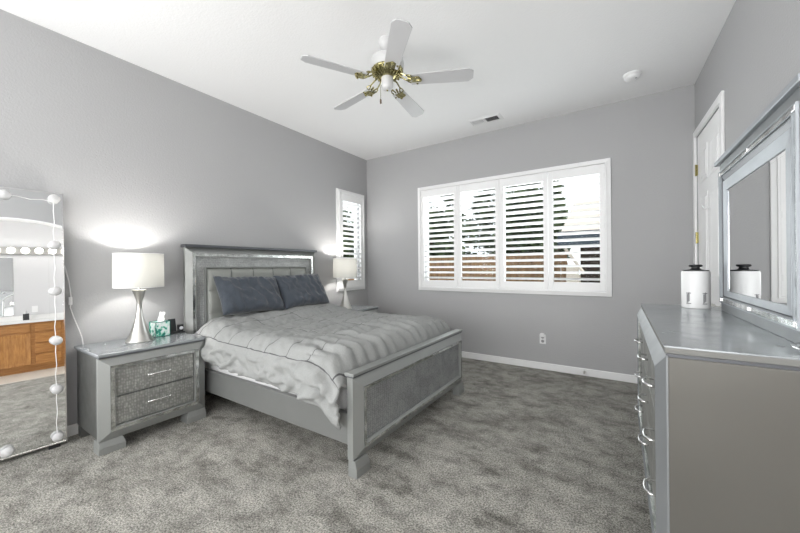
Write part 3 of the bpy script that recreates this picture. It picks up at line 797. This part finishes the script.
# ------------------------------------------------------------------ dresser (local: back x=0, front toward -x)
dr = thing('dresser', 'long silver dresser against the right wall, its plain side towards us', 'dresser', (4.12, -2.09, 0))
FN = lambda u, v, w_: (-w_, u, v)
DW, DD, Z0, Z1 = .80, .472, .09, .945
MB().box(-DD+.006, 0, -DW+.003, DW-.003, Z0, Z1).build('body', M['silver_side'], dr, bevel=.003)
MB().box(-DD, .01, -DW+.022, DW-.022, Z1+.030, Z1+.035).build('top_slab', M['top'], dr)
MB().box(-DD+.002, .008, -DW+.020, DW-.020, Z1+.010, Z1+.030).build('top_moulding', M['edge_matt'], dr)
MB().box(-DD+.004, .005, -DW+.010, DW-.010, Z1, Z1+.010).build('top_edge_band', M['edge'], dr)
b = MB(); b.ring(FN, (-DW, DW, Z0, Z1+.004), (-DW+.055, DW-.055, Z0+.06, Z1-.05), DD-.004, DD+.026, DD-.010); b.build('front_moulding', M['silver_mid'], dr, bevel=.002)
b = MB(); b.ring(FN, (-DW+.061, DW-.061, Z0+.061, Z1-.056), (-DW+.084, DW-.084, Z0+.084, Z1-.078), DD+.018, DD+.018, DD-.02); b.build('mirrored_border', M['strip'], dr)
MB().pbox(FN, -DW+.082, DW-.082, Z0+.082, Z1-.076, DD-.03, DD-.002).build('drawer_recess', M['edge'], dr)
u0, u1, v0, v1 = -DW+.088, DW-.088, Z0+.088, Z1-.082
def dpull(parent, u, v):
    b = MB(); hf = .060
    b.tube([FN(u-hf, v, DD+.004), FN(u-hf, v, DD+.028), FN(u-hf*.6, v, DD+.045), FN(u, v, DD+.048), FN(u+hf*.6, v, DD+.045), FN(u+hf, v, DD+.028), FN(u+hf, v, DD+.004)], .006, 8)
    return b.build('drawer_pull', M['chrome'], parent, smooth=True)
rows = 3; cols = 3; rh = (v1-v0)/rows; cwid = (u1-u0)/cols
for c in range(cols):
    for r_ in range(rows):
        a0, a1 = u0+c*cwid+.004, u0+(c+1)*cwid-.004; c0, c1_ = v0+r_*rh+.004, v0+(r_+1)*rh-.004
        d_ = MB().pbox(FN, a0, a1, c0, c1_, DD-.02, DD+.006).build('drawer', M['croc'], dr, bevel=.003)
        dpull(d_, (a0+a1)/2, (c0+c1_)/2+.01)
for sy in (-1, 1):
    y0, y1 = (-DW, -DW+.16) if sy < 0 else (DW-.16, DW)
    MB().box(-DD-.01, -DD+.10, y0, y1, 0, Z0).build('leg', M['silver_mid'], dr, bevel=.004)
    MB().box(-.08, -.01, y0+.01, y0+.09, 0, Z0).build('leg', M['silver_dark'], dr)

# mirror standing on the dresser
dm = thing('dresser_mirror', 'large silver framed mirror standing on the dresser', 'mirror', (4.12, -2.09, .98))
P = lambda z: z-.98
# faces -x, front plane near x=-.08
w0 = .03
MB().pbox(FN, -.555, .555, 0, P(1.885), .0, .062).build('backboard', M['silver_dark'], dm)
b = MB(); b.pbox(FN, -.60, .60, P(1.885), P(1.912), .0, .092); b.build('frame_cap', M['silver_light'], dm, bevel=.003)
b = MB(); b.ring(FN, (-.555, .555, 0, P(1.885)), (-.502, .502, P(1.070), P(1.795)), .073, .076, .05); b.build('outer_frame', M['silver_mid'], dm, bevel=.002)
b = MB(); b.ring(FN, (-.541, .541, P(1.036), P(1.830)), (-.513, .513, P(1.062), P(1.806)), .0785, .0785, .07); b.build('mirrored_border', M['strip'], dm)
b = MB(); b.ring(FN, (-.546, .546, P(1.031), P(1.835)), (-.541, .541, P(1.036), P(1.830)), .083, .083, .07)
b.ring(FN, (-.513, .513, P(1.062), P(1.806)), (-.508, .508, P(1.067), P(1.801)), .083, .083, .07); b.build('border_bead', M['silver_light'], dm)
for (u, v) in ((-.527, P(1.049)), (.527, P(1.049)), (-.527, P(1.818)), (.527, P(1.818)), (0, P(1.049)), (0, P(1.818))):
    MB().pbox(FN, u-.013, u+.013, v-.011, v+.011, .076, .085).build('border_stud', M['chrome'], dm, bevel=.003)
b = MB(); b.ring(FN, (-.502, .502, P(1.070), P(1.795)), (-.474, .474, P(1.074), P(1.765)), .0745, .0635, .06); b.build('inner_cove', M['edge'], dm)
b = MB(); b.ring(FN, (-.474, .474, P(1.074), P(1.765)), (-.420, .420, P(1.108), P(1.705)), .076, .072, .06); b.build('inner_frame', M['silver_light'], dm, bevel=.002)
b = MB(); b.ring(FN, (-.420, .420, P(1.108), P(1.705)), (-.403, .403, P(1.125), P(1.688)), .0668, .0668, .06); b.build('glass_bevel', M['mirror'], dm)
MB().pbox(FN, -.421, .421, P(1.108), P(1.705), .055, .066).build('mirror_glass', M['mirror'], dm)

# canister
t = thing('canister', 'white cylindrical canister with black knobbed lid at the far end of the dresser', 'canister', (3.94, -1.445, .98))
autosmooth(MB().lathe([(0, 0), (.070, 0), (.074, .004), (.074, .235), (.070, .243), (.0, .243)], n_=40).build('body', M['white_plastic'], t), 40)
autosmooth(MB().lathe([(.068, .243), (.068, .249), (.03, .254), (.022, .262), (.022, .268), (.034, .272), (.036, .282), (.03, .286), (.0, .286)], n_=32).build('lid', M['black'], t), 30)
MG = mat('grey_print', (.16, .16, .17), .5)
for az in (-128, -62, 15, 80, 160):
    b = MB()
    for q in range(3):
        a0 = R(az-7+q*4.5); a1 = a0+R(3.2); r_ = .0748
        z0_ = .035+.006*q
        i = len(b.v)
        for (a_, zz) in ((a0, z0_), (a1, z0_), (a1, z0_+.055), (a0, z0_+.062)): b.v.append((r_*math.cos(a_), r_*math.sin(a_), zz))
        b.f.append((i, i+1, i+2, i+3))
    a0, a1 = R(az-10), R(az+12); i = len(b.v)
    for zz in (.030, .034, .098, .102):
        for q in range(5): a_ = a0+(a1-a0)*q/4; b.v.append((.0747*math.cos(a_), .0747*math.sin(a_), zz))
    for rr in (0, 2):
        for q in range(4): b.f.append((i+rr*5+q, i+rr*5+q+1, i+(rr+1)*5+q+1, i+(rr+1)*5+q))
    b.build('printed_motif', MG, t)
# silver tray at the near end
t = MB().lathe([(0, .010), (.055, .010), (.062, .016), (.088, .022), (.090, .018), (.06, .004), (.052, 0), (.0, 0)], n_=40, closed=False).build('tray', M['chrome'], None, smooth=True)
t.location = (4.05, -2.785, .9802); t.scale = (.75, 1.1, 1)
tag(t, 'small silver dish standing at the near end of the dresser', 'tray')

# ------------------------------------------------------------------ bathroom things seen in the tall mirror
VX = 5.45; VA, VB = -5.3, -2.1
van = thing('bathroom_vanity', 'honey oak bathroom vanity with white counter, seen in the tall mirror', 'vanity', (VX, 0, 0))
MB().box(.02, .72, VA, VB, .10, .86).build('body', M['oak_h'], van)
MB().box(.08, .72, VA, VB, 0, .10).build('toe_kick', M['oak_h'], van)
b = MB(); b.box(-.03, .79, VA, VB, .86, .91); b.box(.77, .79, VA, VB, .91, 1.0); b.build('countertop', M['counter'], van, bevel=.004)
FM = lambda u, v, w_: (-w_, u, v)
y = -4.98
seq = [('door', .40), ('door', .40), ('door', .40), ('draw', .36), ('door', .40), ('draw', .36), ('door', .40)]
for kind, ww in seq:
    if y+ww > VB: break
    MB().pbox(FM, y+.015, y+ww-.015, .70, .83, -.02, .0).build('drawer', M['oak_h'], van, bevel=.004)
    if kind == 'door':
        dd = MB().ring(FM, (y+.015, y+ww-.015, .13, .67), (y+.075, y+ww-.075, .19, .61), .0, -.004, -.02).build('door', M['oak'], van, bevel=.003)
        MB().pbox(FM, y+.075, y+ww-.075, .19, .61, -.02, -.006).build('door_panel', M['oak'], dd)
    else:
        for q in range(3): MB().pbox(FM, y+.015, y+ww-.015, .13+q*.185, .13+q*.185+.165, -.02, 0).build('drawer', M['oak_h'], van, bevel=.004)
    y += ww+.02
vm_ = MB().box(6.235, 6.248, VA+.1, -3.95, 1.02, 2.10).build('vanity_mirror', M['mirror']); tag(vm_, 'wide frameless bathroom mirror above the vanity, seen reflected', 'mirror')
lb = thing('vanity_light_bar', 'light bar of round bulbs above the bathroom mirror', 'light', (6.25, -3.7, 2.24))
MB().box(-.06, 0, -1.3, 1.3, -.07, .07).build('light_bar_body', M['nickel'], lb, bevel=.004)
for k in range(14): MB().sphere((-.10, -1.17+.18*k, 0), .055, n_=16, m_=10).build('light_bulb', M['bulb_on'], lb, smooth=True)
t = thing('soap_dispenser', 'small black soap dispenser on the bathroom counter, seen in the tall mirror', 'soap dispenser', (5.95, -3.80, .911))
MB().box(-.04, .04, -.04, .04, 0, .12).build('bottle', M['black'], t, bevel=.006)
b = MB(); b.tube([(0, 0, .12), (0, 0, .17), (-.05, 0, .165)], .006, 8); b.build('pump', M['chrome'], t)
bo = MB().box(6.243, 6.25, -3.72, -3.64, 1.05, 1.17).build('wall_outlet', M['white_plastic'], bevel=.002); tag(bo, 'white outlet plate above the bathroom counter, seen in the tall mirror', 'outlet')

# ------------------------------------------------------------------ outside
struct(MB().box(-30, 40, .5, 60, -.45, -.35).build('ground', M['lawn']))
struct(MB().box(-30, -.9, -10, .5, -.45, -.35).build('ground_side', M['lawn']))
fe = thing('wooden_fence', 'brown board fence across the yard outside the window', 'fence', (0, 5.2, -.35))
b = MB(); random.seed(4)
for k in range(76):
    x = -9+.15*k; h_ = 1.90+random.uniform(-.015, .015); b.box(x, x+.140, -.012+random.uniform(-.004, .004), .012, 0, h_)
b.build('fence_boards', M['fence'], fe)
b = MB()
for z in (.3, 1.0, 1.6): b.box(-9, 2.4, .012, .05, z, z+.09)
b.build('fence_rails', M['fence'], fe)
fe2 = thing('wooden_fence', 'brown board fence beyond the narrow side window', 'fence', (-3.4, 0, -.35))
b = MB()
for k in range(60): y = -5+.15*k; b.box(-.012, .012, y, y+.14, 0, 1.8)
b.build('fence_boards', M['fence'], fe2)
hs = thing('neighbour_house', 'pale neighbouring house with dark eaves outside the right shutter panel', 'house', (0, 0, -.35))
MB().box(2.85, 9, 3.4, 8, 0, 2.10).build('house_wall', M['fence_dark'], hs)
b = MB(); b.quad_box([(2.55, 2.9, 2.20), (9.3, 2.9, 2.20), (9.3, 8.5, 2.20), (2.55, 8.5, 2.20), (2.55, 2.9, 2.26), (9.3, 2.9, 2.26), (9.3, 5.4, 3.25), (2.55, 5.4, 3.25)])
b.build('house_roof', M['roof'], hs)
MB().box(2.50, 9.3, 2.86, 2.9, 2.0, 2.28).build('eave_fascia', M['fascia'], hs)
MB().box(2.62, 2.84, 3.1, 3.2, 0, 1.62).build('gate_post', M['stucco'], hs)
b = MB(); b.tube([(2.62, 3.0, 1.95), (2.95, 3.0, 1.45)], .03, 8); b.build('roof_brace', M['stucco'], hs)

def tree(name, label, x, y, zc, rx, rz, nleaf, seed, trunk_r=.12):
    random.seed(seed); t = thing(name, label, 'tree', (x, y, -.35), group='trees outside the windows')
    b = MB(); b.tube([(0, 0, 0), (.05, .02, zc*.5), (0, 0, zc+.35)], .1, 10, [trunk_r, trunk_r*.8, trunk_r*.4])
    for k in range(9):
        a = random.uniform(0, 2*PI); z0_ = random.uniform(zc*.45, zc+.2); b.tube([(0.02, .01, z0_), (math.cos(a)*rx*.4, math.sin(a)*rx*.4, z0_+rz*.3), (math.cos(a)*rx*.75, math.sin(a)*rx*.75, z0_+rz*.45)], .03, 6, [.045, .03, .012])
    b.build('trunk', M['bark'], t, smooth=True)
    b = MB(); cl = []
    for k in range(46):
        while True:
            p = Vector((random.uniform(-1, 1), random.uniform(-1, 1), random.uniform(-1, 1)))
            if .25 < p.length < 1: break
        cl.append((Vector((p.x*rx, p.y*rx, zc+.35+p.z*rz)), random.uniform(.22, .42)*rx*.8))
    for k in range(nleaf):
        c, r_ = random.choice(cl); d = Vector((random.gauss(0, 1), random.gauss(0, 1), random.gauss(0, 1))).normalized()*r_*random.uniform(.4, 1)
        p = c+d; s_ = random.uniform(.06, .13); ax = Vector((random.uniform(-1, 1), random.uniform(-1, 1), random.uniform(-.6, .6))).normalized(); bx = ax.orthogonal().normalized()*s_*.55
        i = len(b.v); b.v += [tuple(p-ax*s_), tuple(p+bx), tuple(p+ax*s_), tuple(p-bx)]; b.f.append((i, i+1, i+2, i+3))
    b.build('foliage', M['leaf'], t, fixn=False); return t
tree('tree', 'leafy dark green tree seen through the left shutter panels', -3.05, 8.0, 2.6, 1.65, 2.2, 14000, 1)
tree('tree', 'leafy tree seen through the middle shutter panels', .85, 8.9, 2.8, 1.42, 2.1, 11000, 2)
tree('tree', 'shrubby green tree low behind the fence on the left', -6.2, 11.9, 2.0, 1.9, 1.7, 6000, 3)
tree('tree', 'leafy tree standing between the left trees and the fence, low crown', -1.6, 14.2, 3.6, 2.2, 2.8, 9000, 9)
tree('tree', 'tree seen through the narrow side window', -7.3, 8.2, 2.2, 1.8, 2.0, 11000, 5)
